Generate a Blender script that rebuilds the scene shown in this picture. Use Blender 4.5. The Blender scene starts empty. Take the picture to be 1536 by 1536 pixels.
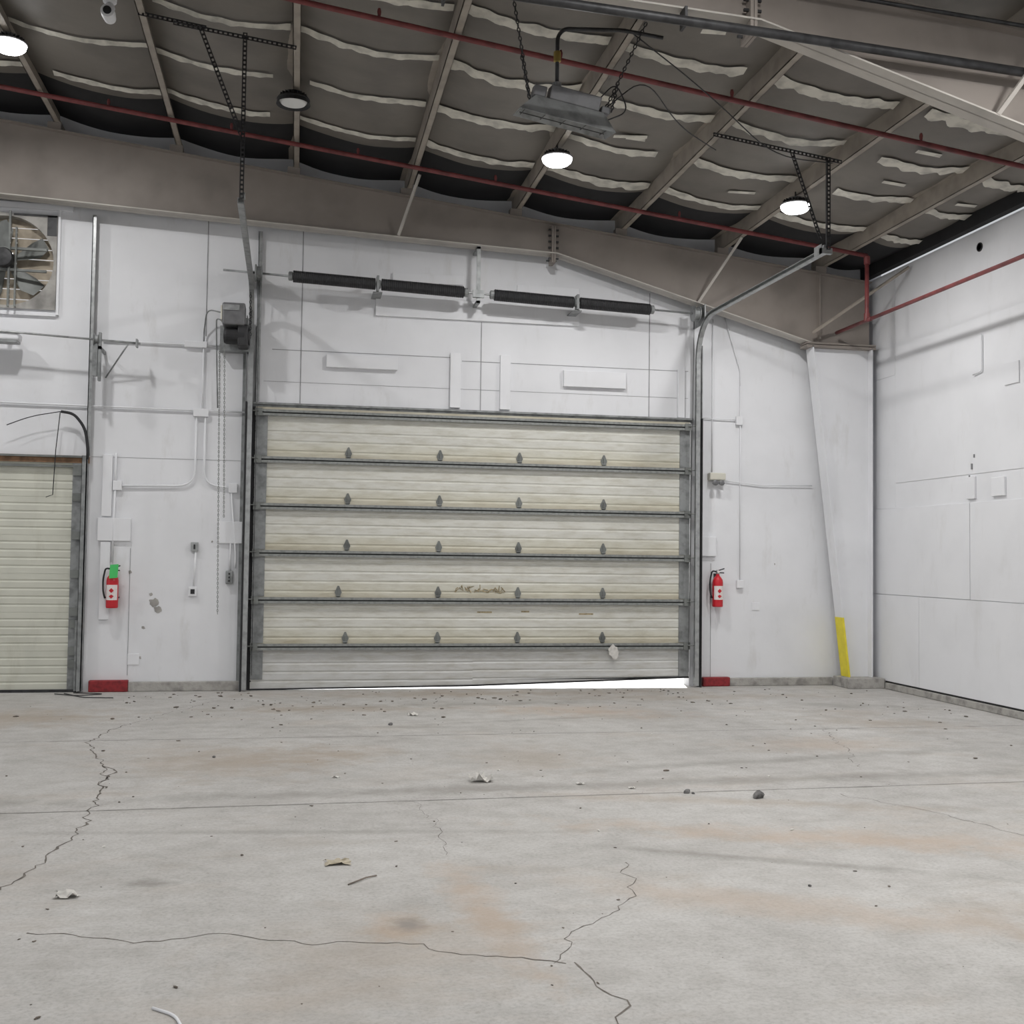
import bpy, bmesh, random
from math import *
from mathutils import Vector, Matrix, noise
random.seed(7)
S=bpy.context.scene
S.view_settings.view_transform='Standard'
col=S.collection
PI=pi
# ------------------------------------------------------------------ materials
MATS={}
def nt(name):
    m=bpy.data.materials.new(name); m.use_nodes=True
    t=m.node_tree; b=t.nodes['Principled BSDF']; return m,t,b
def N(t,kind,**kw):
    n=t.nodes.new(kind)
    for k,v in kw.items(): setattr(n,k,v)
    return n
def pbr(name,c,rough=.6,metal=0.,var=.12,scale=3.,dark=None,fine=40.,bump=.0,detail=6.,grime=0.):
    """base colour mottled by noise; optional streaky grime layer"""
    if name in MATS: return MATS[name]
    m,t,b=nt(name); L=t.links.new
    g=N(t,'ShaderNodeNewGeometry')
    n1=N(t,'ShaderNodeTexNoise'); n1.inputs['Scale'].default_value=scale; n1.inputs['Detail'].default_value=detail
    L(g.outputs['Position'],n1.inputs['Vector'])
    r=N(t,'ShaderNodeValToRGB'); d=dark or tuple(x*(1-var*2) for x in c)
    r.color_ramp.elements[0].position=.32; r.color_ramp.elements[0].color=(*d,1)
    r.color_ramp.elements[1].position=.58; r.color_ramp.elements[1].color=(*c,1)
    L(n1.outputs['Fac'],r.inputs['Fac']); out=r.outputs['Color']
    if grime:
        mp=N(t,'ShaderNodeMapping'); mp.inputs['Scale'].default_value=(3.0,3.0,.9); L(g.outputs['Position'],mp.inputs[0])
        n3=N(t,'ShaderNodeTexNoise'); n3.inputs['Scale'].default_value=1.1; n3.inputs['Detail'].default_value=10; n3.inputs['Roughness'].default_value=.68
        L(mp.outputs[0],n3.inputs['Vector'])
        r3=N(t,'ShaderNodeValToRGB'); r3.color_ramp.elements[0].position=.56; r3.color_ramp.elements[0].color=(1,1,1,1)
        r3.color_ramp.elements[1].position=.74; r3.color_ramp.elements[1].color=(.76,.74,.70,1); L(n3.outputs['Fac'],r3.inputs[0])
        mx=N(t,'ShaderNodeMix',data_type='RGBA',blend_type='MULTIPLY'); mx.inputs[0].default_value=grime; L(out,mx.inputs[6]); L(r3.outputs[0],mx.inputs[7]); out=mx.outputs[2]
    L(out,b.inputs['Base Color'])
    b.inputs['Roughness'].default_value=rough; b.inputs['Metallic'].default_value=metal
    if bump:
        n2=N(t,'ShaderNodeTexNoise'); n2.inputs['Scale'].default_value=fine; n2.inputs['Detail'].default_value=4
        L(g.outputs['Position'],n2.inputs['Vector'])
        bp=N(t,'ShaderNodeBump'); bp.inputs['Strength'].default_value=bump; bp.inputs['Distance'].default_value=.01
        L(n2.outputs['Fac'],bp.inputs['Height']); L(bp.outputs['Normal'],b.inputs['Normal'])
    MATS[name]=m; return m
def emis(name,c,s):
    m,t,b=nt(name); b.inputs['Base Color'].default_value=(*c,1)
    b.inputs['Emission Color'].default_value=(*c,1); b.inputs['Emission Strength'].default_value=s
    n=N(t,'ShaderNodeTexNoise'); n.inputs['Scale'].default_value=20
    mp=N(t,'ShaderNodeMapRange'); mp.inputs[3].default_value=s*.97; mp.inputs[4].default_value=s*1.03
    t.links.new(n.outputs['Fac'],mp.inputs[0]); t.links.new(mp.outputs[0],b.inputs['Emission Strength'])
    return m
M_wall=pbr('white_wall_paint',(.765,.77,.79),.75,var=.03,scale=1.3,bump=.15,fine=9,grime=.55)
M_board=pbr('white_board_paint',(.775,.78,.80),.6,var=.02,scale=2,grime=.3)
M_seam=pbr('panel_seam_grey',(.34,.34,.35),.9,var=.15,scale=6)
M_cream2=pbr('cream_rib_door',(.60,.60,.52),.5,var=.05,scale=2.5,grime=.6)
M_galv=pbr('galvanized_steel',(.42,.43,.43),.42,.6,var=.15,scale=14)
M_galvd=pbr('dull_galvanized',(.30,.31,.31),.5,.4,var=.2,scale=10)
M_strut=pbr('door_strut_grey',(.20,.21,.20),.5,.2,var=.2,scale=5)
M_hinge=pbr('hinge_zinc',(.28,.29,.28),.5,.2,var=.15,scale=20)
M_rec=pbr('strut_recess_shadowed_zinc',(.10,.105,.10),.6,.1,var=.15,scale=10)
M_dark=pbr('dark_steel',(.05,.05,.052),.5,.4,var=.25,scale=12)
M_black=pbr('black_rubber',(.018,.018,.02),.6,var=.2,scale=12)
M_purlin=pbr('purlin_beige_primer',(.34,.30,.255),.6,var=.12,scale=5)
M_raft=pbr('rafter_tan_primer',(.27,.237,.21),.6,var=.10,scale=2.2)
M_raftw=pbr('rafter_flange_light',(.48,.45,.41),.6,var=.08,scale=3)
M_blank=pbr('insulation_vinyl_grey',(.185,.168,.147),.6,var=.12,scale=1.6,bump=.5,fine=7)
M_bdark=pbr('roof_shade_black',(.016,.016,.018),.8,var=.2,scale=3)  # shade under the roof near the back wall, put into the colour
M_strip=pbr('insulation_tab_tape',(.68,.655,.58),.7,var=.18,scale=7)
M_red=pbr('sprinkler_pipe_red',(.20,.045,.045),.55,var=.2,scale=8)
M_redp=pbr('red_base_paint',(.28,.02,.025),.6,var=.2,scale=20)
M_ext=pbr('extinguisher_red',(.55,.015,.025),.3,var=.05,scale=8)
M_label=pbr('extinguisher_label',(.8,.74,.72),.5,var=.05,scale=60)
M_green=pbr('green_tag',(.07,.55,.14),.6,var=.05)
M_yel=pbr('yellow_safety_paint',(.80,.68,.04),.55,var=.06,scale=9)
M_curb=pbr('curb_concrete',(.40,.385,.36),.9,var=.2,scale=9,bump=.6,fine=30)
M_rust=pbr('rusty_lintel',(.28,.16,.09),.8,var=.25,scale=10)
M_wood=pbr('tan_shutter',(.42,.36,.28),.7,var=.2,scale=6)
M_grime=pbr('grimy_fan_plate',(.40,.385,.36),.7,var=.25,scale=4)
M_plast=pbr('beige_plastic',(.62,.60,.52),.5,var=.04)
M_grbox=pbr('operator_grey',(.17,.17,.175),.5,.2,var=.12,scale=10)
M_paper=pbr('paper_white',(.70,.68,.64),.8,var=.12,scale=20)
M_peb=pbr('debris_brown',(.22,.185,.155),.95,var=.35,scale=9)
M_crack=pbr('crack_dark',(.18,.16,.14),1,var=.2,scale=12)
M_joint=pbr('joint_grey',(.24,.23,.215),1,var=.2,scale=8)
M_outg=pbr('outdoor_concrete',(.80,.79,.77),.9,var=.05)
M_brass=pbr('brass_valve',(.5,.38,.12),.35,.8,var=.1)
M_stain=pbr('tape_residue',(.42,.34,.20),.8,var=.25,scale=30)
M_lens=emis('lamp_lens_on',(1,1,1),12.)
M_lensoff=pbr('lamp_lens_off',(.75,.75,.73),.3,var=.02)

# big door skin: cream with yellow/brown grime collecting at each section's lower edge
def door_mat():
    m,t,b=nt('cream_sectional_door'); L=t.links.new
    g=N(t,'ShaderNodeNewGeometry'); s=N(t,'ShaderNodeSeparateXYZ'); L(g.outputs['Position'],s.inputs[0])
    a=N(t,'ShaderNodeMath',operation='SUBTRACT'); L(s.outputs['Z'],a.inputs[0]); a.inputs[1].default_value=-.045
    d=N(t,'ShaderNodeMath',operation='DIVIDE'); L(a.outputs[0],d.inputs[0]); d.inputs[1].default_value=.605
    fr=N(t,'ShaderNodeMath',operation='FRACT'); L(d.outputs[0],fr.inputs[0])
    nz=N(t,'ShaderNodeTexNoise'); nz.inputs['Scale'].default_value=1.4; nz.inputs['Detail'].default_value=7
    mpv=N(t,'ShaderNodeMapping'); mpv.inputs['Scale'].default_value=(1,1,5); L(g.outputs['Position'],mpv.inputs[0]); L(mpv.outputs[0],nz.inputs['Vector'])
    ad=N(t,'ShaderNodeMath',operation='MULTIPLY_ADD'); L(nz.outputs['Fac'],ad.inputs[0]); ad.inputs[1].default_value=.40; L(fr.outputs[0],ad.inputs[2])
    r=N(t,'ShaderNodeValToRGB'); e=r.color_ramp.elements
    e[0].position=.18; e[0].color=(.49,.44,.33,1); e[1].position=.68; e[1].color=(.645,.64,.59,1)
    x=e.new(.32); x.color=(.57,.54,.44,1); x=e.new(.46); x.color=(.62,.605,.52,1)
    L(ad.outputs[0],r.inputs[0])
    lt=N(t,'ShaderNodeMath',operation='LESS_THAN'); L(s.outputs['Z'],lt.inputs[0]); lt.inputs[1].default_value=.55
    mx=N(t,'ShaderNodeMix',data_type='RGBA'); L(lt.outputs[0],mx.inputs[0]); L(r.outputs[0],mx.inputs[6]); mx.inputs[7].default_value=(.57,.57,.555,1)
    n2=N(t,'ShaderNodeTexNoise'); n2.inputs['Scale'].default_value=3; n2.inputs['Detail'].default_value=10; n2.inputs['Roughness'].default_value=.7
    L(mpv.outputs[0],n2.inputs['Vector'])
    r2=N(t,'ShaderNodeValToRGB'); r2.color_ramp.elements[0].position=.33; r2.color_ramp.elements[0].color=(.80,.78,.73,1); r2.color_ramp.elements[1].position=.56
    L(n2.outputs['Fac'],r2.inputs[0])
    mu=N(t,'ShaderNodeMix',data_type='RGBA',blend_type='MULTIPLY'); mu.inputs[0].default_value=1; L(mx.outputs[2],mu.inputs[6]); L(r2.outputs[0],mu.inputs[7])
    L(mu.outputs[2],b.inputs['Base Color']); b.inputs['Roughness'].default_value=.45
    return m
M_door=door_mat()

def floor_mat():
    m,t,b=nt('stained_concrete_floor'); L=t.links.new
    g=N(t,'ShaderNodeNewGeometry'); P=g.outputs['Position']
    def nz(sc,det,rough=.55,map_=None):
        n=N(t,'ShaderNodeTexNoise'); n.inputs['Scale'].default_value=sc; n.inputs['Detail'].default_value=det; n.inputs['Roughness'].default_value=rough
        if map_:
            mp=N(t,'ShaderNodeMapping'); mp.inputs['Scale'].default_value=map_; L(P,mp.inputs[0]); L(mp.outputs[0],n.inputs['Vector'])
        else: L(P,n.inputs['Vector'])
        return n.outputs['Fac']
    def ramp(src,p0,c0,p1,c1):
        r=N(t,'ShaderNodeValToRGB'); e=r.color_ramp.elements
        e[0].position=p0; e[0].color=(*c0,1); e[1].position=p1; e[1].color=(*c1,1); L(src,r.inputs[0]); return r.outputs[0]
    def mix(f,a,bb,bt='MIX'):
        x=N(t,'ShaderNodeMix',data_type='RGBA',blend_type=bt)
        if isinstance(f,(int,float)): x.inputs[0].default_value=f
        else: L(f,x.inputs[0])
        for i,v in ((6,a),(7,bb)):
            if isinstance(v,tuple): x.inputs[i].default_value=(*v,1)
            else: L(v,x.inputs[i])
        return x.outputs[2]
    def math(op,a,bb=None,c=None,clamp=False):
        x=N(t,'ShaderNodeMath',operation=op); x.use_clamp=clamp
        for i,v in enumerate((a,bb,c)):
            if v is None: continue
            if isinstance(v,(int,float)): x.inputs[i].default_value=v
            else: L(v,x.inputs[i])
        return x.outputs[0]
    base=ramp(nz(.9,8),.3,(.465,.452,.432),.7,(.555,.543,.523))
    base=mix(.9,base,ramp(nz(4,10,.72),.30,(.76,.75,.735),.58,(1,1,1)),'MULTIPLY')
    base=mix(.8,base,ramp(nz(45,6,.7),.3,(.70,.695,.685),.55,(1,1,1)),'MULTIPLY')
    # clay-coloured dirt and grey grime
    sm=ramp(nz(1.0,8,.65,(.55,1.3,1)),.53,(0,0,0),.70,(1,1,1))
    base=mix(math('MULTIPLY',sm,.38),base,(.43,.36,.295))
    gs=ramp(nz(1.6,10,.7,(.6,1.8,1)),.49,(0,0,0),.68,(1,1,1))
    base=mix(math('MULTIPLY',gs,.36),base,(.33,.31,.285))
    sp=N(t,'ShaderNodeSeparateXYZ'); L(P,sp.inputs[0]); X,Y=sp.outputs['X'],sp.outputs['Y']
    nn=nz(3.2,9,.7)
    def blob(cx,cy,rx,ry,colr,st,ang=0.):
        nonlocal base
        dx=math('SUBTRACT',X,cx); dy=math('SUBTRACT',Y,cy)
        ca,sa=cos(ang),sin(ang)
        u=math('ADD',math('MULTIPLY',dx,ca/rx),math('MULTIPLY',dy,sa/rx))
        v=math('ADD',math('MULTIPLY',dx,-sa/ry),math('MULTIPLY',dy,ca/ry))
        q=math('SQRT',math('ADD',math('MULTIPLY',u,u),math('MULTIPLY',v,v)))
        q=math('ADD',q,math('MULTIPLY_ADD',nn,3.2,-1.6))
        mr=N(t,'ShaderNodeMapRange'); mr.inputs[1].default_value=1.1; mr.inputs[2].default_value=.1; mr.inputs[3].default_value=0; mr.inputs[4].default_value=st
        mr.clamp=True; L(q,mr.inputs[0])
        base=mix(mr.outputs[0],base,colr)
    br=(.35,.285,.22); og=(.45,.345,.26); dk=(.24,.225,.205)
    blob(.1,-5.1,1.0,.9,br,.6); blob(.9,-4.9,.6,.5,br,.5)
    blob(1.5,-9.3,.16,1.1,og,.6,.1); blob(1.05,-9.55,.18,.25,og,.7); blob(.95,-9.9,.8,.7,br,.35)
    blob(4.1,-8.3,2.2,.28,og,.6,-.35); blob(3.9,-7.2,2.0,.14,br,.5,-.3); blob(3.2,-9.6,1.5,.25,og,.4,-.5)
    blob(3.8,-2.4,1.3,.5,og,.6,-.3); blob(.9,-1.9,1.4,.35,br,.6); blob(-2.3,-2.3,1.2,.8,br,.65)
    blob(6.9,-3.6,1.0,.5,br,.5,-.4); blob(2.6,-5.2,.7,.8,br,.4); blob(5.5,-4.8,.9,.5,og,.35)
    blob(2.6,-6.45,5.5,.18,dk,.55,.03); blob(4.6,-5.6,3.0,.14,dk,.45,.15); blob(.4,-7.6,2.4,.07,dk,.4,-.12)
    blob(3.2,-8.6,1.3,.05,dk,.5,-.45); blob(3.4,-8.75,1.3,.05,dk,.4,-.45); blob(2.9,-.6,3.4,.4,br,.6)
    blob(2.9,-3.0,2.0,.09,dk,.4,.2); blob(-.15,-8.65,.16,.08,dk,.9); blob(1.1,-9.5,.1,.1,dk,.8); blob(5.5,-1.2,2.5,.3,br,.45)
    blob(3.0,-1.6,2.2,.25,dk,.4,.05); blob(1.2,-3.3,1.6,.12,dk,.35,-.1); blob(4.6,-10,1.0,.5,br,.4,-.4); blob(7.3,-2.2,.9,.35,dk,.4,-.2)
    # small dark specks
    sk=ramp(nz(20,4,.6),.64,(0,0,0),.72,(1,1,1)); base=mix(math('MULTIPLY',sk,.42),base,(.24,.21,.18))
    L(base,b.inputs['Base Color'])
    L(ramp(nz(3,5),.3,(.6,)*3,.7,(.85,)*3),b.inputs['Roughness'])
    bp=N(t,'ShaderNodeBump'); bp.inputs['Strength'].default_value=.35; bp.inputs['Distance'].default_value=.01
    L(nz(18,8,.7),bp.inputs['Height']); L(bp.outputs['Normal'],b.inputs['Normal'])
    return m
M_floor=floor_mat()

# ------------------------------------------------------------------ geometry helpers
CUR=[None]
def group(name,loc=(0,0,0)):
    e=bpy.data.objects.new(name,None); e.empty_display_size=.1; e.location=loc
    col.objects.link(e); CUR[0]=e; return e
def add(part,bm,mat,smooth=False,parent=True,bevel=0):
    me=bpy.data.meshes.new(part); bmesh.ops.recalc_face_normals(bm,faces=bm.faces)
    if smooth:
        for f in bm.faces: f.smooth=True
    bm.to_mesh(me); bm.free()
    me.materials.append(mat)
    o=bpy.data.objects.new(part,me); col.objects.link(o)
    if parent and CUR[0]:
        o.parent=CUR[0]; o.matrix_parent_inverse=Matrix.Translation(-Vector(CUR[0].location))
    if bevel:
        md=o.modifiers.new('bevel','BEVEL'); md.width=bevel; md.segments=2; md.limit_method='ANGLE'
    return o
def bx(bm,lo,hi,M=None):
    vs=[bm.verts.new((x,y,z)) for x in (lo[0],hi[0]) for y in (lo[1],hi[1]) for z in (lo[2],hi[2])]
    if M:
        for v in vs: v.co=M@v.co
    for q in ((0,1,3,2),(4,6,7,5),(0,4,5,1),(2,3,7,6),(0,2,6,4),(1,5,7,3)): bm.faces.new([vs[i] for i in q])
def box(part,lo,hi,mat,bevel=0,parent=True):
    bm=bmesh.new(); bx(bm,lo,hi); return add(part,bm,mat,parent=parent,bevel=bevel)
def boxes(part,lst,mat,bevel=0,parent=True):
    bm=bmesh.new()
    for lo,hi in lst: bx(bm,lo,hi)
    return add(part,bm,mat,parent=parent,bevel=bevel)
def tb(bm,pts,r,n=10,cap=True):
    pts=[Vector(p) for p in pts]; rings=[]; prev=None
    for i,p in enumerate(pts):
        a=pts[max(i-1,0)]; b=pts[min(i+1,len(pts)-1)]; T=(b-a).normalized()
        if prev is None:
            up=Vector((0,0,1)) if abs(T.z)<.9 else Vector((1,0,0)); U=T.cross(up).normalized()
        else: U=(prev-T*prev.dot(T)).normalized()
        prev=U; V=T.cross(U)
        rings.append([bm.verts.new(p+r*(cos(2*PI*k/n)*U+sin(2*PI*k/n)*V)) for k in range(n)])
    for i in range(len(rings)-1):
        for k in range(n): bm.faces.new((rings[i][k],rings[i][(k+1)%n],rings[i+1][(k+1)%n],rings[i+1][k]))
    if cap: bm.faces.new(rings[0][::-1]); bm.faces.new(rings[-1])
def tube(part,pts,r,mat,n=10,parent=True):
    bm=bmesh.new(); tb(bm,pts,r,n); return add(part,bm,mat,smooth=True if n>6 else False,parent=parent)
def tubes(part,lst,r,mat,n=8):
    bm=bmesh.new()
    for p in lst: tb(bm,p,r,n)
    return add(part,bm,mat,smooth=True)
def round_path(pts,rad,seg=6):
    pts=[Vector(p) for p in pts]; out=[pts[0]]
    for i in range(1,len(pts)-1):
        a=(pts[i-1]-pts[i]); b=(pts[i+1]-pts[i]); r=min(rad,a.length*.49,b.length*.49)
        A=pts[i]+a.normalized()*r; B=pts[i]+b.normalized()*r
        for k in range(seg+1):
            u=k/seg; out.append((1-u)**2*A+2*u*(1-u)*pts[i]+u*u*B)
    out.append(pts[-1]); return out
def rv(bm,prof,origin,axis='z',n=24,cap=True):
    """revolve (radius,height) profile"""
    o=Vector(origin); rings=[]
    for r,h in prof:
        ring=[]
        for k in range(n):
            c,s=r*cos(2*PI*k/n),r*sin(2*PI*k/n)
            d={'z':(c,s,h),'x':(h,c,s),'y':(c,h,s)}[axis]
            ring.append(bm.verts.new(o+Vector(d)))
        rings.append(ring)
    for i in range(len(rings)-1):
        for k in range(n): bm.faces.new((rings[i][k],rings[i][(k+1)%n],rings[i+1][(k+1)%n],rings[i+1][k]))
    if cap: bm.faces.new(rings[0][::-1]); bm.faces.new(rings[-1])
def rev(part,prof,origin,mat,axis='z',n=24,cap=True):
    bm=bmesh.new(); rv(bm,prof,origin,axis,n,cap); return add(part,bm,mat,smooth=False)
def prism_y(bm,poly,y0,y1):
    a=[bm.verts.new((x,y0,z)) for x,z in poly]; b=[bm.verts.new((x,y1,z)) for x,z in poly]
    n=len(poly); bm.faces.new(a); bm.faces.new(b[::-1])
    for i in range(n): bm.faces.new((a[i],b[i],b[(i+1)%n],a[(i+1)%n]))
def chain(bm,p,q,link=.045,r=.005,w=.012):
    p,q=Vector(p),Vector(q); d=(q-p); L_=d.length; T=d.normalized(); n=max(1,int(L_/(link*.8)))
    up=Vector((0,1,0)) if abs(T.y)<.8 else Vector((1,0,0)); U=T.cross(up).normalized(); V=T.cross(U)
    for i in range(n):
        c=p+T*((i+.5)*L_/n); A=U if i%2 else V
        ps=[c+T*(link*.5*cos(a))+A*(w*sin(a)) for a in [2*PI*k/8 for k in range(8)]]
        W=T.cross(A); rings=[]
        for k in range(8):
            tt=(ps[(k+1)%8]-ps[k-1]).normalized(); u=tt.cross(W)
            rings.append([bm.verts.new(ps[k]+r*(cos(x)*u+sin(x)*W)) for x in (0,PI/2,PI,3*PI/2)])
        for k in range(8):
            for j in range(4): bm.faces.new((rings[k][j],rings[k][(j+1)%4],rings[(k+1)%8][(j+1)%4],rings[(k+1)%8][j]))
def perf(bm,p,q,w=.042):
    """perforated steel angle: face with real slots + solid return leg"""
    p,q=Vector(p),Vector(q); T=(q-p).normalized(); L_=(q-p).length
    Y=Vector((0,1,0)); U=T.cross(Y).normalized()
    R=Matrix((( T.x,Y.x,U.x,p.x),(T.y,Y.y,U.y,p.y),(T.z,Y.z,U.z,p.z),(0,0,0,1)))
    bx(bm,(0,-.002,-w/2),(L_,.002,-w/2+.011),R); bx(bm,(0,-.002,w/2-.011),(L_,.002,w/2),R)
    n=int(L_/.045)
    for i in range(n+1):
        c=i*L_/n; bx(bm,(max(0,c-.010),-.0015,-w/2),(min(L_,c+.010),.0015,w/2),R)
    bx(bm,(0,0,w/2-.003),(L_,w*.7,w/2),R)

# ------------------------------------------------------------------ shell
XR=8.637
def zp(x): return 5.79+.115*(XR-x)          # purlin underside
YB=-26.; XL=-12.
def cells(x0,x1,z0,z1,holes):
    xs=sorted({x0,x1,*[h[0] for h in holes],*[h[1] for h in holes]}); zs=sorted({z0,z1,*[h[2] for h in holes],*[h[3] for h in holes]})
    out=[]
    for i in range(len(xs)-1):
        for j in range(len(zs)-1):
            cx,cz=(xs[i]+xs[i+1])/2,(zs[j]+zs[j+1])/2
            if any(h[0]<cx<h[1] and h[2]<cz<h[3] for h in holes): continue
            out.append((xs[i],xs[i+1],zs[j],zs[j+1]))
    return out
CUR[0]=None
D1=(-.01,5.94,0,3.66); D2=(-5.7,-2.09,0,2.93); FH=(-3.66,-2.50,4.80,5.96)
boxes('wall_back',[((a,0,c),(b,.22,d)) for a,b,c,d in cells(XL,XR+.2,0,8.4,[D1,D2,FH])],M_wall)
box('wall_right',(XR,YB,0),(XR+.2,0,5.80),M_wall)
box('floor',(XL-6,YB-8,-.2),(XR+.2,.22,0),M_floor)
box('ground_outside',(-20,.22,-.2),(25,25,-.01),M_outg)
bm=bmesh.new()
prism_y(bm,[(XL,zp(XL)+.26),(XR+.3,zp(XR+.3)+.26),(XR+.3,zp(XR+.3)+.34),(XL,zp(XL)+.34)],YB,.3)
add('ceiling',bm,M_bdark)
PX=[.43+1.462*k for k in range(-8,6)]
group('roof_purlins')
bm=bmesh.new()
for x in PX:
    z=zp(x); w=.07
    bx(bm,(x-.004,YB,z),(x+.004,-.02,z+.21))
    bx(bm,(x-.004,YB,z),(x+w,-.02,z+.005)); bx(bm,(x+w-.004,YB,z),(x+w,-.02,z+.02))
    bx(bm,(x-w,YB,z+.205),(x+.004,-.02,z+.21))
add('zee_purlins',bm,M_purlin)
box('eave_strut',(8.50,YB,zp(8.5)),(8.60,-.02,zp(8.5)+.2),M_bdark)  # black stands in for the dark gap between wall and roof
# insulation blankets sagging in every bay
group('roof_insulation_blanket')
rows=[-1.62-1.12*k for k in range(0,16)]
def bz(x,y,x0,x1):
    u=(x-x0)/(x1-x0); sag=.085*sin(PI*u)+.008*sin(5*u+y*2)
    k=min(abs(y-r) for r in rows)
    puff=.018*(1-min(1,abs(k-.56)/.56)**2)*sin(PI*u)**.5 if 0<u<1 else 0
    return zp(x)+.205-sag-puff+.010*noise.noise(Vector((x*2,y*2,0)))
bm=bmesh.new(); bd=bmesh.new(); bs=bmesh.new()
bays=[(PX[i],PX[i+1]) for i in range(len(PX)-1)]+[(PX[-1],8.62)]
for (x0,x1) in bays:
    nx=12
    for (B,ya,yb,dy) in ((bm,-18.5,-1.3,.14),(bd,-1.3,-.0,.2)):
        ny=max(2,int((yb-ya)/dy)); g=[]
        for j in range(ny+1):
            y=ya+(yb-ya)*j/ny
            g.append([B.verts.new((x0+(x1-x0)*i/nx,y,bz(x0+(x1-x0)*i/nx,y,x0,x1))) for i in range(nx+1)])
        for j in range(ny):
            for i in range(nx): B.faces.new((g[j][i],g[j][i+1],g[j+1][i+1],g[j+1][i]))
    for r in rows:
        off=random.uniform(-.03,.03); wd=random.uniform(.038,.066)+(.035 if x0>1.5 else 0); prev=None; ns=34
        seed=random.random()*50; sl=random.uniform(-.04,.04); u0=.02 if random.random()<.8 else random.uniform(.05,.3)
        u1=.98 if random.random()<.85 else random.uniform(.75,.95)
        for i in range(ns+1):
            u=u0+(u1-u0)*i/ns; x=x0+(x1-x0)*u
            w1=wd*(.75+.8*noise.noise(Vector((seed+u*9,r,0)))); w2=wd*(.8+.9*noise.noise(Vector((seed+u*13,r,9))))
            y=r+off+sl*(u-.5)+.012*noise.noise(Vector((seed,u*3,2)))
            z=bz(x,y,x0,x1)-.02
            a=bs.verts.new((x,y-w1,z-.004)); b=bs.verts.new((x,y+w2,z-.026))
            if prev: bs.faces.new((prev[0],a,b,prev[1]))
            prev=(a,b)
    # loose repair-tape patches
    if x0>3:
        for _ in range(3):
            xa=random.uniform(x0+.25,x1-.5); yy=random.choice(rows[:5])-random.uniform(.35,.8); ln=random.uniform(.18,.38); tl=random.uniform(-.08,.08)
            q=[]
            for (dx,dy) in ((0,0),(ln,tl),(ln+.02,tl+.09),(.01,.08)): q.append(bs.verts.new((xa+dx,yy+dy,min(bz(xa,yy,x0,x1),bz(xa+ln,yy,x0,x1),bz(xa+ln/2,yy,x0,x1))-.014)))
            bs.faces.new(q)
add('blanket_facing',bm,M_blank,smooth=True); add('blanket_shaded_end',bd,M_bdark,smooth=True); add('seam_tabs',bs,M_strip,smooth=True)

# steel rigid frames
def frame(yc):
    group('steel_portal_frame')
    def zt(x): return zp(x)-.095
    bot=[(-12,6.50),(-2.64,6.09),(-.06,5.98),(1.81,5.90),(3.92,5.82),(7.57,4.80)]
    bm=bmesh.new()
    prism_y(bm,bot+[(8.50,4.80),(8.50,zt(8.5)),(-12,zt(-12))],yc-.006,yc+.006)
    add('rafter_web',bm,M_raft)
    bm=bmesh.new(); prism_y(bm,[(-12,zt(-12)-.012),(8.5,zt(8.5)-.012),(8.5,zt(8.5)),(-12,zt(-12))],yc-.10,yc+.10); add('rafter_top_flange',bm,M_raft)
    bm=bmesh.new()
    for a,b in zip(bot[:-1],bot[1:]): prism_y(bm,[a,b,(b[0],b[1]+.014),(a[0],a[1]+.014)],yc-.11,yc+.11)
    add('rafter_bottom_flange',bm,M_raftw)
    boxes('purlin_seats',[((x-.08,yc-.06,zt(x)),(x+.08,yc+.06,zt(x)+.1)) for x in PX],M_raft)
    lst=[((3.84,yc-.10,5.70),(3.865,yc+.10,6.20)),((3.87,yc-.10,5.70),(3.895,yc+.10,6.20)),((7.70,yc-.1,4.86),(7.715,yc+.1,zt(7.7)-.02)),((7.5,yc-.11,4.74),(8.55,yc+.11,4.775)),((7.5,yc-.11,4.785),(8.55,yc+.11,4.81))]
    boxes('splice_plates',lst,M_raft)
    bl=[]
    for sx in (3.80,3.90):
        for zz in (5.75,5.90,5.98,6.06,6.14): 
            for yy in (-.07,.05): bl.append(((sx,yc+yy,zz),(sx+.04,yc+yy+.02,zz+.02)))
    boxes('splice_bolts',bl,M_dark)
    bm=bmesh.new(); prism_y(bm,[(7.59,4.76),(7.605,4.76),(8.155,.14),(8.14,.14)],yc-.11,yc+.11)
    prism_y(bm,[(8.48,4.76),(8.50,4.76),(8.50,.14),(8.48,.14)],yc-.11,yc+.11)
    prism_y(bm,[(7.60,4.76),(8.49,4.76),(8.49,.14),(8.15,.14)],yc-.005,yc+.005)
    add('tapered_column',bm,M_wall)
    bm=bmesh.new()
    x=lambda z:7.59+.55*(4.76-z)/4.62
    prism_y(bm,[(x(.97)-.004,.97),(x(.97)+.02,.97),(x(.145)+.02,.145),(x(.145)-.004,.145)],yc-.114,yc+.114)
    add('yellow_guard_paint',bm,M_yel)
    box('column_pier',(8.06,yc-.26,0),(8.60,yc+.2,.14),M_curb,bevel=.01)
    bm=bmesh.new()
    for (xa,za,xb,zb) in ((1.79,5.93,2.00,zp(2.0)+.02),(5.91,5.28,6.32,zp(6.3))):
        tb(bm,[(xa,yc-.1,za),(xb,yc-.62,zb)],.024,4)
    add('flange_braces',bm,M_raftw)
frame(-.27); frame(-6.96)
group('eave_brace'); tube('brace_angle',[(7.55,-.45,4.92),(8.58,-1.2,5.72)],.022,M_purlin,4)

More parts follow.
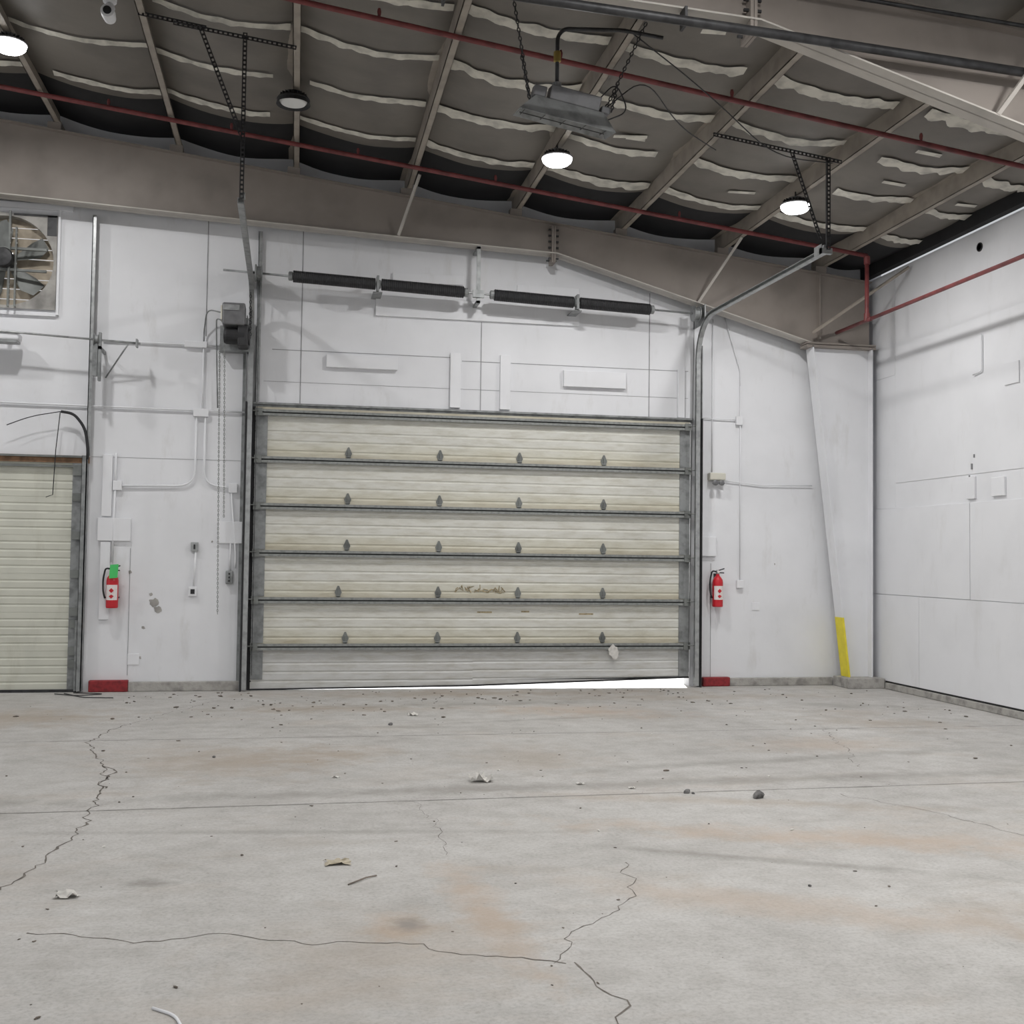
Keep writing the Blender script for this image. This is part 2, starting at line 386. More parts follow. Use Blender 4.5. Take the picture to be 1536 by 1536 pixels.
# ------------------------------------------------------------------ wall trims and seams
CUR[0]=None
sm=[]
def vs_(x,z0,z1,w=.006): sm.append(((x-w,-.004,z0),(x+w,0,z1)))
def hs_(x0,x1,z,w=.004): sm.append(((x0,-.004,z-w),(x1,0,z+w)))
for a in ((-.64,4.55,6.05),(.57,3.7,6.0),(2.96,3.7,4.92),(5.33,3.7,5.45),(6.25,0.1,1.7,.003),(-1.5,.2,1.8,.003)): vs_(*a)
hs_(.2,2.54,4.42);hs_(2.7,5.9,4.38);hs_(-2,-.1,2.95,.002);hs_(.1,5.9,4.0,.002);hs_(-2.05,-.1,4.43,.002)
boxes('trim_1',sm,M_seam)
boxes('trim_2',[((-.02,-.02,3.66),(5.96,0,3.70)),((-.02,-.06,3.69),(5.96,0,3.715))],M_galvd)
boxes('baseboard_back',[((-1.48,-.07,0),(-.12,0,.12)),((6.51,-.07,0),(8.06,0,.11))],M_curb,bevel=.01)
boxes('baseboard_right',[((XR-.05,-20,0),(XR,-.55,.085))],M_curb,bevel=.01)
box('gap_shade_strip',(XR-.01,-20,.085),(XR,-.5,.135),M_black)  # dark strip painted in for the shadow gap below the wall sheets
pl=[]
def rp(y0,y1,z0,z1,t=.012): pl.append(((XR-t,y0+.004,z0+.004),(XR,y1-.004,z1-.004)))
rp(-1.36,-.02,.105,1.30,.022); rp(-3.80,-1.36,.105,1.30,.022); rp(-6.3,-3.8,.105,1.30,.022);rp(-9,-6.3,.105,1.30,.022);rp(-20,-9,.105,1.30,.022)
rp(-2.50,-.02,1.30,2.49,.02); rp(-4.95,-2.50,1.30,2.49,.016); rp(-7.4,-4.95,1.30,2.49,.018)
rp(-4.4,-.75,2.83,5.78,.008); rp(-.75,-.02,2.49,4.33,.005); rp(-.75,-.02,4.33,5.78,.008); rp(-8,-4.4,2.83,5.78,.008)
boxes('wall_sheet_panels',pl,M_board,bevel=.002)
for lo,hi in (((XR-.025,-3.47,3.82),(XR,-3.2,4.07)),((XR-.03,-3.2,2.54),(XR,-2.95,2.76)),((XR-.03,-2.62,2.53),(XR,-2.45,2.80)),
 ((1.53,-.04,4.93),(4.31,0,5.19)),((.90,-.06,4.21),(1.83,0,4.38)),((4.10,-.06,4.09),(4.98,0,4.31)),((2.54,-.05,3.74),(2.68,0,4.48)),((3.22,-.05,3.74),(3.36,0,4.48)),((3.44,-.05,5.33),(4.31,0,5.45)),((1.75,-.05,5.40),(2.7,0,5.52)),((-1.90,-.04,1.89),(-1.50,0,2.18)),((-.43,-.04,1.88),(-.13,0,2.16)),((6.0,-.05,1.80),(6.31,0,2.07)),((6.86,-.01,1.05),(6.97,0,1.16)),((-1.5,-.012,.33),(-1.36,0,.47)),((-1.86,-.03,.9),(-1.74,0,1.88)),((-1.86,-.03,2.2),(-1.74,0,2.98)),((5.74,-.04,3.72),(5.84,0,4.4))):
    boxes('wall_patch_board',[(lo,hi)],M_board,bevel=.004,parent=False)
group('wall_vent_hole'); rev('pipe_sleeve',[(.055,-.02),(.055,-.002),(.04,-.002),(.04,-.02)],(XR,-2.72,5.58),M_black,'x',20)
group('wall_conduit_hook'); tube('conduit',round_path([(XR-.03,-2.77,4.50),(XR-.03,-2.77,4.06),(XR-.03,-2.60,4.04)],.03),.008,M_board)
group('paint_scuffs')
boxes('scuff_marks',[((XR-.025,-2.555,2.89),(XR-.009,-2.535,2.96)),((XR-.025,-2.50,2.76),(XR-.009,-2.488,2.82)),((XR-.025,-2.60,3.03),(XR-.009,-2.588,3.07))],M_seam)
group('chipped_plaster_patch')
bm=bmesh.new()
for (cx,cz,s) in ((-1.2,1.12,.055),(-1.15,1.03,.045),(-1.32,.8,.02),(-1.5,1.5,.02),(-1.24,1.22,.02),(-.5,1.9,.012),(7.2,1.7,.012),(-1.35,.42,.015)):
    vv=[bm.verts.new((cx+s*(1+1.0*noise.noise(Vector((k*1.3,cx,cz))))*cos(k*PI/7),-.004,cz+s*(1+1.0*noise.noise(Vector((k*1.7,cz,3))))*sin(k*PI/7))) for k in range(14)]
    bm.faces.new(vv)
add('chips',bm,M_grime)
for lo,hi in (((-1.95,-.09,0),(-1.48,-.001,.145)),((6.12,-.09,0),(6.51,-.001,.125))):
    group('red_painted_curb'); box('block',lo,hi,M_redp,bevel=.012)

# ------------------------------------------------------------------ main overhead door
group('door_1')
seams=[.56,1.16,1.765,2.37,2.975,3.585]
bm=bmesh.new()
def section(bm,x0,x1,z0,z1,y0,nr,zl=None,zl0=None):
    prof=[(z0+.001,y0)]
    h=z1-z0
    for i in range(nr):
        c=z0+h*(i+.9)/(nr+.8); w=.011
        prof+= [(c-w*1.6,y0),(c-w*.6,y0+.007),(c+w*.6,y0+.007),(c+w*1.6,y0)]
    prof.append((z1-.001,y0)); prof+=[(z1-.001,y0+.04),(z0+.001,y0+.04)]
    a=[bm.verts.new((x0,y,z)) for z,y in prof]; b=[bm.verts.new((x1,y,z)) for z,y in prof]
    if zl is not None:
        for v in b:
            if v.co.z<z0+.02: v.co.z=zl
        for v in a:
            if v.co.z<z0+.02: v.co.z=zl0
    n=len(prof); bm.faces.new(a); bm.faces.new(b[::-1])
    for i in range(n): bm.faces.new((a[i],b[i],b[(i+1)%n],a[(i+1)%n]))
zz=[.0]+seams+[3.66]
section(bm,.01,2.9,.012,.56,-.035,4,.046,.018); section(bm,2.9,5.92,.03,.56,-.035,4,.135,.046)
for a,b in zip(seams[:-1],seams[1:]): section(bm,.01,5.92,a,b,-.035,4)
section(bm,.01,5.92,3.585,3.66,-.035,0)
add('panel_sections',bm,M_door)
bm=bmesh.new(); bk=bmesh.new()
for i,s in enumerate(seams):
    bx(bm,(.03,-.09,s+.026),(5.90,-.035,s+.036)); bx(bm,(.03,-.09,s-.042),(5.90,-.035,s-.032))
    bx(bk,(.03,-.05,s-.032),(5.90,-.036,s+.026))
    bx(bm,(.03,-.094,s+.006),(5.90,-.088,s+.038)); bx(bm,(.03,-.094,s-.044),(5.90,-.088,s-.012))
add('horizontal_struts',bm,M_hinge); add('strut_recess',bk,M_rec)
bm=bmesh.new(); prism_y(bm,[(.01,.002),(2.9,.026),(2.9,.048),(.01,.02)],-.05,.01); prism_y(bm,[(2.9,.026),(5.92,.115),(5.92,.137),(2.9,.048)],-.05,.01)
add('bottom_seal',bm,M_black)
bm=bmesh.new()
for x0,x1 in ((.012,.165),(5.77,5.918)):
    for a,b in zip(zz[:-1],zz[1:]):
        if b-a>.2: bx(bm,(x0,-.048,a+.14 if a==0 else a+.045),(x1,-.034,b-.045))
add('end_stiles',bm,M_galvd)
bm=bmesh.new()
for x in (1.21,2.42,3.50,4.68):
    for s in seams[:-1]:
        xo=x+(-.1 if (x<1.3 and abs(s-1.16)<.01) else 0)
        zc=s+.108
        prism_y(bm,[(xo-.018,zc-.07),(xo+.018,zc-.07),(xo+.046,zc-.005),(xo+.010,zc+.08),(xo-.010,zc+.08),(xo-.046,zc-.005)],-.046,-.036)
        tb(bm,[(xo-.03,-.055,zc-.05),(xo+.03,-.055,zc-.05)],.010,8)
        bx(bm,(xo-.008,-.062,zc-.04),(xo+.008,-.046,zc+.035))
add('hinges',bm,M_strut)
bm=bmesh.new()
for x,sg in ((.05,-1),(5.87,1)):
    for s in seams:
        bx(bm,(x-.045,-.11,s-.05),(x+.045,-.095,s+.05)); tb(bm,[(x,-.12,s+.01),(x+sg*.11,-.14,s+.01)],.008,6); rv(bm,[(.025,-.01),(.025,.01)],(x+sg*.11,-.14,s+.01),'x',10)
add('end_hinges_rollers',bm,M_strut)
boxes('tape_marks',[((2.95,-.038,1.0),(3.15,-.0355,1.02)),((3.55,-.038,1.01),(3.66,-.0355,1.03)),((4.35,-.038,.98),(4.55,-.0355,1.0))],M_stain)
bm=bmesh.new()
for k in range(11):
    cx=2.68+k*.058+(0.03 if k>3 else 0); pts=[(cx+random.uniform(-.05,.05),-.040,1.32+random.uniform(-.055,.06)) for _ in range(5)]
    tb(bm,pts,.005,4)
add('scribble',bm,M_stain)
# tracks -----------------------------------------------------------
def track(xc,xe,ztop,yend,side):
    path=[(xc,-.16,.02),(xc,-.16,ztop-.55)]
    for k in range(1,9):
        a=k/8*PI/2; path.append((xc+(xe-xc)*.08*k/8,-.16-.55*(1-cos(a)),ztop-.55+.55*sin(a)))
    path.append((xe,yend,ztop))
    bm=bmesh.new()
    sec=[(.03,.028),(.03,-.028),(-.03,-.028),(-.03,-.018),(.022,-.018),(.022,.018),(-.03,.018),(-.03,.028)]
    P=[Vector(p) for p in path]; rings=[]
    for i,p in enumerate(P):
        T=(P[min(i+1,len(P)-1)]-P[max(i-1,0)]).normalized(); X=Vector((1,0,0))*side; X=(X-T*X.dot(T)).normalized(); Z=T.cross(X)
        rings.append([bm.verts.new(p+X*u+Z*v) for u,v in sec])
    n=len(sec)
    for i in range(len(rings)-1):
        for k in range(n): bm.faces.new((rings[i][k],rings[i][(k+1)%n],rings[i+1][(k+1)%n],rings[i+1][k]))
    bm.faces.new(rings[0][::-1]); bm.faces.new(rings[-1])
    add('roller_track',bm,M_galv)
    xo=xc+side*.055
    boxes('wall_angle',[((min(xo,xo+side*.008),-.18,.02),(max(xo,xo+side*.008),-.0,ztop-.35)),((min(xo,xo+side*.05),-.012,.02),(max(xo,xo+side*.05),-.0,ztop-.35))],M_galvd)
group('door_track'); track(-.06,-.04,5.16,-3.85,-1)
boxes('jamb_seal',[((-.115,-.20,.0),(-.095,-.0,3.7)),((-.03,-.03,0),(.02,-.005,3.66))],M_black)
boxes('upper_angle',[((.0,-.05,3.72),(.008,-.0,5.95)),((.0,-.05,3.72),(.05,-.042,5.95))],M_galv)
rev('end_wheel',[(.035,-.02),(.035,.02)],(-.02,-3.8,5.22),M_galv,'x',14)
group('door_track'); track(5.985,6.06,5.07,-3.85,1)
boxes('jamb_seal',[((6.035,-.20,.0),(6.05,-.0,3.7))],M_black)
boxes('end_bracket',[((5.99,-3.87,5.03),(6.12,-3.82,5.09)),((5.99,-3.87,5.03),(6.0,-3.7,5.13)),((6.08,-3.75,5.06),(6.12,-3.70,5.16))],M_galv)
group('track_hanger'); bm=bmesh.new()
perf(bm,(-.03,-3.88,5.17),(-.03,-3.88,6.80)); perf(bm,(-.70,-3.90,6.82),(.46,-3.90,6.69)); perf(bm,(-.455,-3.92,6.81),(-.04,-3.92,5.77))
perf(bm,(-1.03,-3.86,6.90),(-.4,-3.86,6.82))
add('perforated_angles',bm,M_dark)
group('track_hanger'); bm=bmesh.new()
perf(bm,(6.07,-3.88,5.07),(6.07,-3.88,6.07)); perf(bm,(4.76,-3.90,6.20),(6.21,-3.90,6.02)); perf(bm,(5.63,-3.92,6.07),(5.96,-3.92,5.16))
add('perforated_angles',bm,M_dark)
# torsion assembly --------------------------------------------------
group('torsion_spring_assembly')
def sh(x): return 5.325-.0350*(x+.0)
tube('shaft',[(-.42,-.35,sh(-.42)),(5.98,-.35,sh(5.98))],.014,M_galv,12)
bm=bmesh.new()
for a,b in ((.45,1.50),(1.58,2.66),(3.07,4.15),(4.24,5.22)):
    n=84
    pr=[]
    for i in range(n+1):
        t=i/n; pr.append((.078 if i%2 else .072,a+(b-a)*t))
    base=len(bm.verts)
    rv(bm,[(.03,a-.001)]+pr+[(.03,b+.001)],(0,-.35,0),'x',14)
    bm.verts.ensure_lookup_table()
    for v in bm.verts[base:]: v.co.z+=sh(v.co.x)
add('torsion_springs',bm,M_black)
bm=bmesh.new()
for x in (.42,1.54,2.69,3.04,4.19,5.25): 
    rv(bm,[(.045,x-.03),(.06,x-.02),(.06,x+.02),(.045,x+.03)],(0,-.35,sh(x)),'x',12)
for x in (1.53,4.20): bx(bm,(x-.015,-.42,sh(x)-.10),(x+.015,-.28,sh(x)+.10)); bx(bm,(x-.06,-.38,sh(x)-.12),(x+.06,-.0,sh(x)-.105))
add('spring_cones',bm,M_galvd)
boxes('center_bracket',[((2.83,-.36,5.10),(2.88,-.34,5.86)),((2.83,-.36,5.10),(2.88,-.0,5.13)),((2.78,-.38,5.17),(2.93,-.33,5.27)),((2.83,-.36,5.82),(2.88,-.0,5.85))],M_galvd)
bm=bmesh.new()
for x in (.02,5.88):
    rv(bm,[(.02,x-.05),(.11,x-.045),(.11,x-.03),(.085,x-.02),(.085,x+.03),(.11,x+.035),(.11,x+.045),(.02,x+.05)],(0,-.35,sh(x)),'x',22)
add('cable_drums',bm,M_galvd)
boxes('end_bearing_plates',[((-.09,-.45,sh(0)-.14),(-.075,-.0,sh(0)+.12)),((5.97,-.45,sh(6)-.14),(5.985,-.0,sh(6)+.12))],M_galvd)
tubes('lift_cables',[[(.03,-.26,sh(0)),(.03,-.11,.2)],[(5.89,-.26,sh(5.9)),(5.89,-.11,.2)]],.004,M_dark,6)
# operator ----------------------------------------------------------
group('door_operator')
box('control_box',(-.41,-.50,4.62),(-.13,-.22,4.90),M_grbox,bevel=.02)
rev('motor',[(.02,-.40),(.09,-.39),(.105,-.36),(.105,-.14),(.09,-.11),(.02,-.10)],(0,-.36,4.50),M_black,'x',22)
box('gearbox',(-.22,-.46,4.36),(-.09,-.2,4.64),M_dark,bevel=.015)
rev('sprocket',[(.02,-.02),(.11,-.02),(.11,.0),(.02,.0)],(-.07,-.35,4.50),M_dark,'x',24)
rev('upper_sprocket',[(.02,-.02),(.08,-.02),(.08,.0),(.02,.0)],(-.07,-.35,sh(0)),M_dark,'x',24)
box('mounting_plate',(-.45,-.2,4.34),(-.07,-.02,4.66),M_galvd)
box('cover_lip',(-.40,-.51,4.80),(-.20,-.495,4.87),M_galv,bevel=.003)
box('beige_side_cover',(-.43,-.49,4.68),(-.41,-.3,4.86),M_plast,bevel=.004)
bm=bmesh.new(); chain(bm,(-.07,-.25,4.5),(-.07,-.27,sh(0))); chain(bm,(-.07,-.44,4.5),(-.07,-.42,sh(0))); add('drive_chain',bm,M_dark)
tubes('control_cables',[round_path([(-.4,-.3,4.8),(-.62,-.2,4.86),(-.66,-.06,4.6),(-.66,-.04,4.45)],.1),round_path([(-.4,-.28,4.7),(-.5,-.2,4.75),(-.5,-.05,4.4),(-.47,-.04,3.62)],.05)],.009,M_galvd)
group('hoist_chain'); bm=bmesh.new(); chain(bm,(-.43,-.53,4.35),(-.38,-.53,1.0),.035,.0035,.008); chain(bm,(-.37,-.53,4.35),(-.33,-.53,2.2),.035,.0035,.008); add('chain_links',bm,M_hinge)

# ------------------------------------------------------------------ left door
group('door_2')
bm=bmesh.new(); z=.03
for k in range(6):
    section(bm,-5.68,-2.10,z,z+.48,-.035,4); z+=.48
bx(bm,(-5.69,.006,.01),(-2.095,.02,2.925))
add('ribbed_sections',bm,M_cream2)
boxes('end_stile',[((-2.21,-.05,.03),(-2.10,-.034,2.9))],M_galvd)
boxes('lintel_trim',[((-5.7,-.055,2.86),(-2.02,-.0,2.94)) ],M_rust)
boxes('top_strut',[((-5.7,-.09,2.80),(-2.10,-.05,2.83)),((-5.7,-.09,2.925),(-2.02,-.05,2.95))],M_strut)
bm=bmesh.new()
for s in (.35,.51,.85,1.0,1.47,1.95,2.43,2.75): bx(bm,(-2.2,-.09,s-.05),(-2.08,-.05,s+.05))
add('end_hinges',bm,M_strut)
boxes('track',[((-2.09,-.14,.02),(-2.03,-.11,2.95)),((-2.04,-.14,.02),(-2.03,-.0,3.0)),((-2.09,-.14,.02),(-2.085,-.07,2.95)),((-2.12,-.11,.02),(-2.09,-.05,.9))],M_galvd)
box('bottom_bar',(-5.68,-.06,.0),(-2.1,.0,.035),M_dark)
boxes('high_lift_angle',[((-2.045,-.12,2.95),(-2.035,-.0,6.0)),((-2.045,-.12,2.95),(-2.0,-.11,6.0))],M_galv)
def s2(x): return 4.41-.045*(x+2.7)
tube('torsion_shaft',[(-5.5,-.35,s2(-5.5)),(-1.40,-.35,s2(-1.4))],.013,M_galv,10)
rev('cable_drum',[(.02,-.03),(.08,-.03),(.06,-.01),(.06,.02),(.08,.03),(.02,.03)],(-1.92,-.35,s2(-1.92)),M_galvd,'x',20)
boxes('bearing_bracket',[((-1.89,-.40,3.86),(-1.86,-.33,4.46)),((-1.89,-.4,4.25),(-1.86,0,4.29)),((-1.96,-.38,3.92),(-1.90,-.33,4.4)),((-1.45,-.40,4.30),(-1.43,-.30,4.40))],M_galvd)
tube('brace_rod',[(-1.55,-.35,4.33),(-1.85,-.05,3.95)],.01,M_galvd)
rev('torsion_spring',[(.02,-5.0)]+[(.05 if i%2 else .042,-5.0+i*.03) for i in range(60)]+[(.02,-3.2)],(0,-.35,s2(-4)),M_black,'x',12)
group('wall_light_fixture'); box('housing',(-3.6,-.34,4.33),(-2.83,-.14,4.42),M_board,bevel=.02); boxes('arm',[((-3.0,-.2,4.40),(-2.96,0,4.46))],M_galvd); box('reflector',(-3.58,-.33,4.30),(-2.85,-.15,4.33),M_galv)
# exhaust fan --------------------------------------------------------
group('exhaust_fan')
cx,cz,R=-3.08,5.38,.565
bm=bmesh.new()
n=48; inner=[];outer=[]
for k in range(n):
    a=2*PI*k/n+PI/4; c,s=cos(a),sin(a); m_=max(abs(c),abs(s))
    outer.append(bm.verts.new((cx+.60*c/m_,-.03,cz+.60*s/m_))); inner.append(bm.verts.new((cx+R*c,-.03,cz+R*s)))
deep=[bm.verts.new((v.co.x,.16,v.co.z)) for v in inner]
for k in range(n):
    j=(k+1)%n; bm.faces.new((outer[k],outer[j],inner[j],inner[k])); bm.faces.new((inner[k],inner[j],deep[j],deep[k]))
add('venturi_plate',bm,M_grime)
bm=bmesh.new()
for k in range(9): bx(bm,(cx-.57,.12,cz-.58+k*.13),(cx+.57,.135,cz-.58+k*.13+.118))
add('shutter_blades',bm,M_wood)
bm=bmesh.new()
for k in range(5):
    a0=2*PI*k/5+.35; pr=[]
    for (r,da,y) in ((.08,-.35,-.02),(.40,-.22,-.02),(.53,0,0),(.52,.35,.07),(.38,.42,.08),(.08,.4,.05)): pr.append(bm.verts.new((cx+r*cos(a0+da),.02+y,cz+r*sin(a0+da))))
    bm.faces.new(pr)
add('fan_blades',bm,M_strut)
rev('motor',[(.02,-.22),(.11,-.21),(.125,-.18),(.125,-.02),(.09,.02),(.02,.02)],(cx,0,cz),M_dark,'y',20)
boxes('motor_rails',[((cx-.60,-.12,cz-.15),(cx+.50,-.08,cz-.12)),((cx-.60,-.12,cz+.12),(cx+.50,-.08,cz+.15)),((cx+.05,-.14,cz-.60),(cx+.075,-.11,cz+.60)),((cx+.13,-.14,cz-.60),(cx+.15,-.11,cz+.4))],M_strut)
boxes('frame_trim',[((-3.86,-.055,6.05),(-2.30,-.0,6.12)),((-2.47,-.04,4.72),(-2.44,0,6.05)),((-3.86,-.04,4.70),(-2.47,0,4.73))],M_board)
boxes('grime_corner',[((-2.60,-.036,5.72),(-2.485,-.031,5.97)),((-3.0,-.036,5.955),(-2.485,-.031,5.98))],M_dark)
# ------------------------------------------------------------------ conduits / electrical on back wall
group('electrical_conduit')
r=.012; y=-.03
tubes('runs',[
 [(-3.9,y,3.60),(-.12,y,3.575)],
 round_path([(-.73,y,3.52),(-.73,y,2.61),(-1.65,y,2.59)],.22),
 round_path([(-.62,y,3.52),(-.62,y,2.63),(-.25,y,2.59)],.22),
 [(-1.70,y,2.56),(-1.70,y,3.0)],[(-1.70,y,2.56),(-1.72,y,1.62)],
 [(-.70,y,1.78),(-.715,y,1.31)],[(-.27,y,1.88),(-.27,y,1.53)],[(-.66,y,4.42),(-.66,y,3.57)],
 round_path([(-.28,y,2.6),(-.20,y,1.7),(-.21,y,1.56)],.1),
 [(-1.9,y,4.43),(-.46,y,4.42)]],r,M_board)
boxes('junction_boxes',[((-.77,-.06,3.50),(-.58,0,3.60)),((-1.73,-.05,2.53),(-1.62,0,2.65)),((-.31,-.05,2.53),(-.20,0,2.65)),((-.90,-.06,4.39),(-.62,0,4.47))],M_board,bevel=.006)
group('light_switch'); box('box',(-.76,-.05,1.77),(-.67,0,1.89),M_galv,bevel=.006); box('toggle',(-.725,-.065,1.80),(-.705,-.05,1.86),M_black)
group('wall_outlet'); box('box',(-.775,-.05,1.20),(-.675,0,1.32),M_board,bevel=.006); box('receptacle',(-.75,-.056,1.23),(-.70,-.05,1.29),M_black)
group('push_button_station'); box('box',(-.32,-.07,1.36),(-.23,0,1.53),M_galvd,bevel=.01); tubes('buttons',[[(-.275,-.085,zz_),(-.275,-.06,zz_)] for zz_ in (1.4,1.445,1.49)],.012,M_dark)
group('electrical_conduit')
tubes('runs',[[(6.25,y,5.13),(6.25,y,2.97)],[(6.07,y,3.73),(6.60,y,3.72)],[(6.66,y,4.3),(6.67,y,1.47)],round_path([(6.42,y,5.18),(6.66,y,4.42),(6.66,y,4.2)],.05),
  [(6.43,y,2.86),(7.0,y,2.81),(7.75,y,2.82)]],.007,M_board)
boxes('junction_boxes',[((6.60,-.05,3.65),(6.70,0,3.77)),((6.62,-.05,1.36),(6.72,0,1.47))],M_board,bevel=.006)
group('emergency_light'); box('housing',(6.19,-.12,2.86),(6.42,0,2.96),M_plast,bevel=.012)
bm=bmesh.new(); rv(bm,[(.02,-.16),(.04,-.15),(.03,-.10)],(6.26,0,2.82),'y',14); rv(bm,[(.02,-.16),(.04,-.15),(.03,-.10)],(6.35,0,2.82),'y',14); add('lamp_heads',bm,M_grbox)
group('loose_cable')
tube('black_cable',round_path([(-2.35,-.15,3.49),(-2.20,-.15,3.47),(-2.06,-.16,3.30),(-2.02,-.16,3.05),(-2.02,-.16,2.9)],.12),.018,M_black)
tubes('wires',[round_path([(-2.98,-.15,3.30),(-2.7,-.15,3.42),(-2.35,-.15,3.49)],.2),[(-2.36,-.15,3.48),(-2.40,-.15,3.0),(-2.42,-.15,2.45),(-2.5,-.15,2.42)]],.006,M_black,6)

# ------------------------------------------------------------------ extinguishers
def extinguisher(x,z,tag):
    group('fire_extinguisher')
    yy=-.11
    rev('cylinder',[(.02,0),(.068,.0),(.074,.015),(.074,.34),(.068,.375),(.045,.41),(.026,.43),(.024,.455)],(x,yy,z),M_ext,'z',24)
    bm=bmesh.new(); rv(bm,[(.0755,.10),(.0755,.29)],(x,yy,z),'z',24,cap=False); 
    geom=[f for f in bm.faces if f.calc_center_median().y>yy-.035]; bmesh.ops.delete(bm,geom=geom,context='FACES'); add('label',bm,M_label)
    bm=bmesh.new()
    prism_y(bm,[(x-.03,z+.22),(x,z+.25),(x+.03,z+.22),(x,z+.19)],yy-.079,yy-.0765); prism_y(bm,[(x-.03,z+.15),(x,z+.17),(x+.03,z+.15),(x,z+.12)],yy-.079,yy-.0765)
    add('label_print',bm,M_ext)
    rev('valve',[(.018,0),(.024,.01),(.024,.05),(.012,.06)],(x,yy,z+.45),M_galv,'z',14)
    bm=bmesh.new(); tb(bm,[(x+.0,yy,z+.50),(x+.09,yy-.02,z+.53)],.009,6); tb(bm,[(x,yy,z+.475),(x+.085,yy-.02,z+.47)],.009,6); add('lever_handles',bm,M_dark)
    rev('gauge',[(.005,-.035),(.018,-.034),(.018,-.02)],(x,yy,z+.485),M_label,'y',14)
    tube('hose',round_path([(x-.015,yy,z+.485),(x-.085,yy-.01,z+.50),(x-.115,yy,z+.36),(x-.11,yy,z+.2),(x-.085,yy-.01,z+.12)],.06),.011,M_black)
    boxes('wall_bracket',[((x-.02,-.04,z+.1),(x+.02,0,z+.46)),((x-.078,-.12,z+.12),(x-.074,-.03,z+.14)),((x+.074,-.12,z+.12),(x+.078,-.03,z+.14))],M_dark)
    if tag:
        bm=bmesh.new(); prism_y(bm,[(x-.03,z+.37),(x+.07,z+.38),(x+.08,z+.55),(x-.02,z+.54)],yy-.09,yy-.086); add('inspection_tag',bm,M_green)
extinguisher(-1.69,1.05,True); extinguisher(6.31,1.10,False)

# ------------------------------------------------------------------ sprinkler piping
group('sprinkler_pipe')
def p2(x): return 7.0-.1180*(x+2.24)
tube('branch',[(-9,-1.3,p2(-9)),(7.91,-1.3,p2(7.91))],.028,M_red,12)
tube('riser',round_path([(7.91,-1.3,p2(7.91)),(7.91,-1.3,4.94),(7.91,-1.42,4.94)],.03),.028,M_red,12)
tube('wall_run',[(7.91,-.45,4.94),(7.91,-16,4.94)],.024,M_red,12)
bm=bmesh.new()
for q in ((7.91,-1.3,5.74),(7.91,-1.3,4.98)): rv(bm,[(.04,-.05),(.04,.05)],q,'z',12)
add('couplings',bm,M_red)
bm=bmesh.new()
for x in (-1.7,-.3,1.2,2.9,5.3): rv(bm,[(.012,0),(.02,.05),(.012,.08)],(x,-1.3,p2(x)+.02),'z',8)
add('sprinkler_heads',bm,M_red)
group('sprinkler_pipe')
def p1(x): return 6.73-.1285*(x-.37)+.0
tube('branch',[(-9,-4.8,p1(-9)),(8.4,-4.8,p1(8.4))],.026,M_red,12)
bm=bmesh.new()
for x in (-1.5,1.2,2.9,4.6,6.6): rv(bm,[(.012,0),(.02,.05),(.012,.08)],(x,-4.8,p1(x)+.02),'z',8)
add('sprinkler_heads',bm,M_red)
group('gas_pipe'); tube('main_run',[(1.0,-7.12,5.83),(2.11,-7.12,5.77),(4.22,-7.12,5.69),(8.4,-7.12,5.50)],.035,M_dark,12)
tube('conduit_run',[(4.2,-7.1,6.08),(8.4,-7.1,5.88)],.016,M_dark)
boxes('hangers',[((x,-7.12,5.70),(x+.02,-7.0,5.84)) for x in (1.5,3.3)],M_dark)

# ------------------------------------------------------------------ high bay lamps, with added unseen rows
def lamp(x,y,on,drop=.17,pw=110):
    group('high_bay_lamp',(x,y,zp(x)-drop))
    z=zp(x)-drop
    rev('housing',[(.02,.03),(.165,.03),(.178,.04),(.17,.055),(.10,.06),(.095,.12),(.06,.125),(.03,.14)],(x,y,z),M_black if not on else M_grbox,'z',28)
    bm=bmesh.new()
    for k in range(20):
        a=2*PI*k/20; R_=Matrix.Translation((x,y,z))@Matrix.Rotation(a,4,'Z'); bx(bm,(.06,-.003,.05),(.145,.003,.10),R_)
    add('heat_sink_fins',bm,M_dark)
    if on: rev('lens',[(.01,-.05),(.07,-.047),(.13,-.033),(.162,-.005),(.172,.03)],(x,y,z),M_lens,'z',28)
    else:
        rev('lens',[(.01,-.004),(.13,-.0),(.145,.018),(.145,.03)],(x,y,z),M_lensoff,'z',28)
        rev('reflector_rim',[(.147,.02),(.180,-.012),(.183,-.01),(.165,.045)],(x,y,z),M_black,'z',28,cap=False)
    tube('hook_stem',[(x,y,z+.13),(x,y,zp(x)+.02)],.01,M_dark)
    if on:
        ld=bpy.data.lights.new('lamp_light','AREA'); ld.shape='DISK'; ld.size=.28; ld.energy=pw; ld.color=(1,.99,.98)
        lo=bpy.data.objects.new('lamp_light',ld); lo.location=(x,y,z-.06); col.objects.link(lo); lo.parent=CUR[0]; lo.matrix_parent_inverse=Matrix.Translation(-Vector(CUR[0].location))
for x,on in ((-2.46,1),(.43,0),(3.36,1),(6.24,1),(-5.4,1)): lamp(x,-2.7,on,.12 if x<2 else .18,pw=82)
for x in (-2.46,3.36,6.24): lamp(x,-9.0,1,pw=118)  # unseen row added overhead as fill light
for x in (-2.46,3.36,6.24): lamp(x,-15.5,1,pw=95)  # another added row, out of view behind the camera, to brighten the room

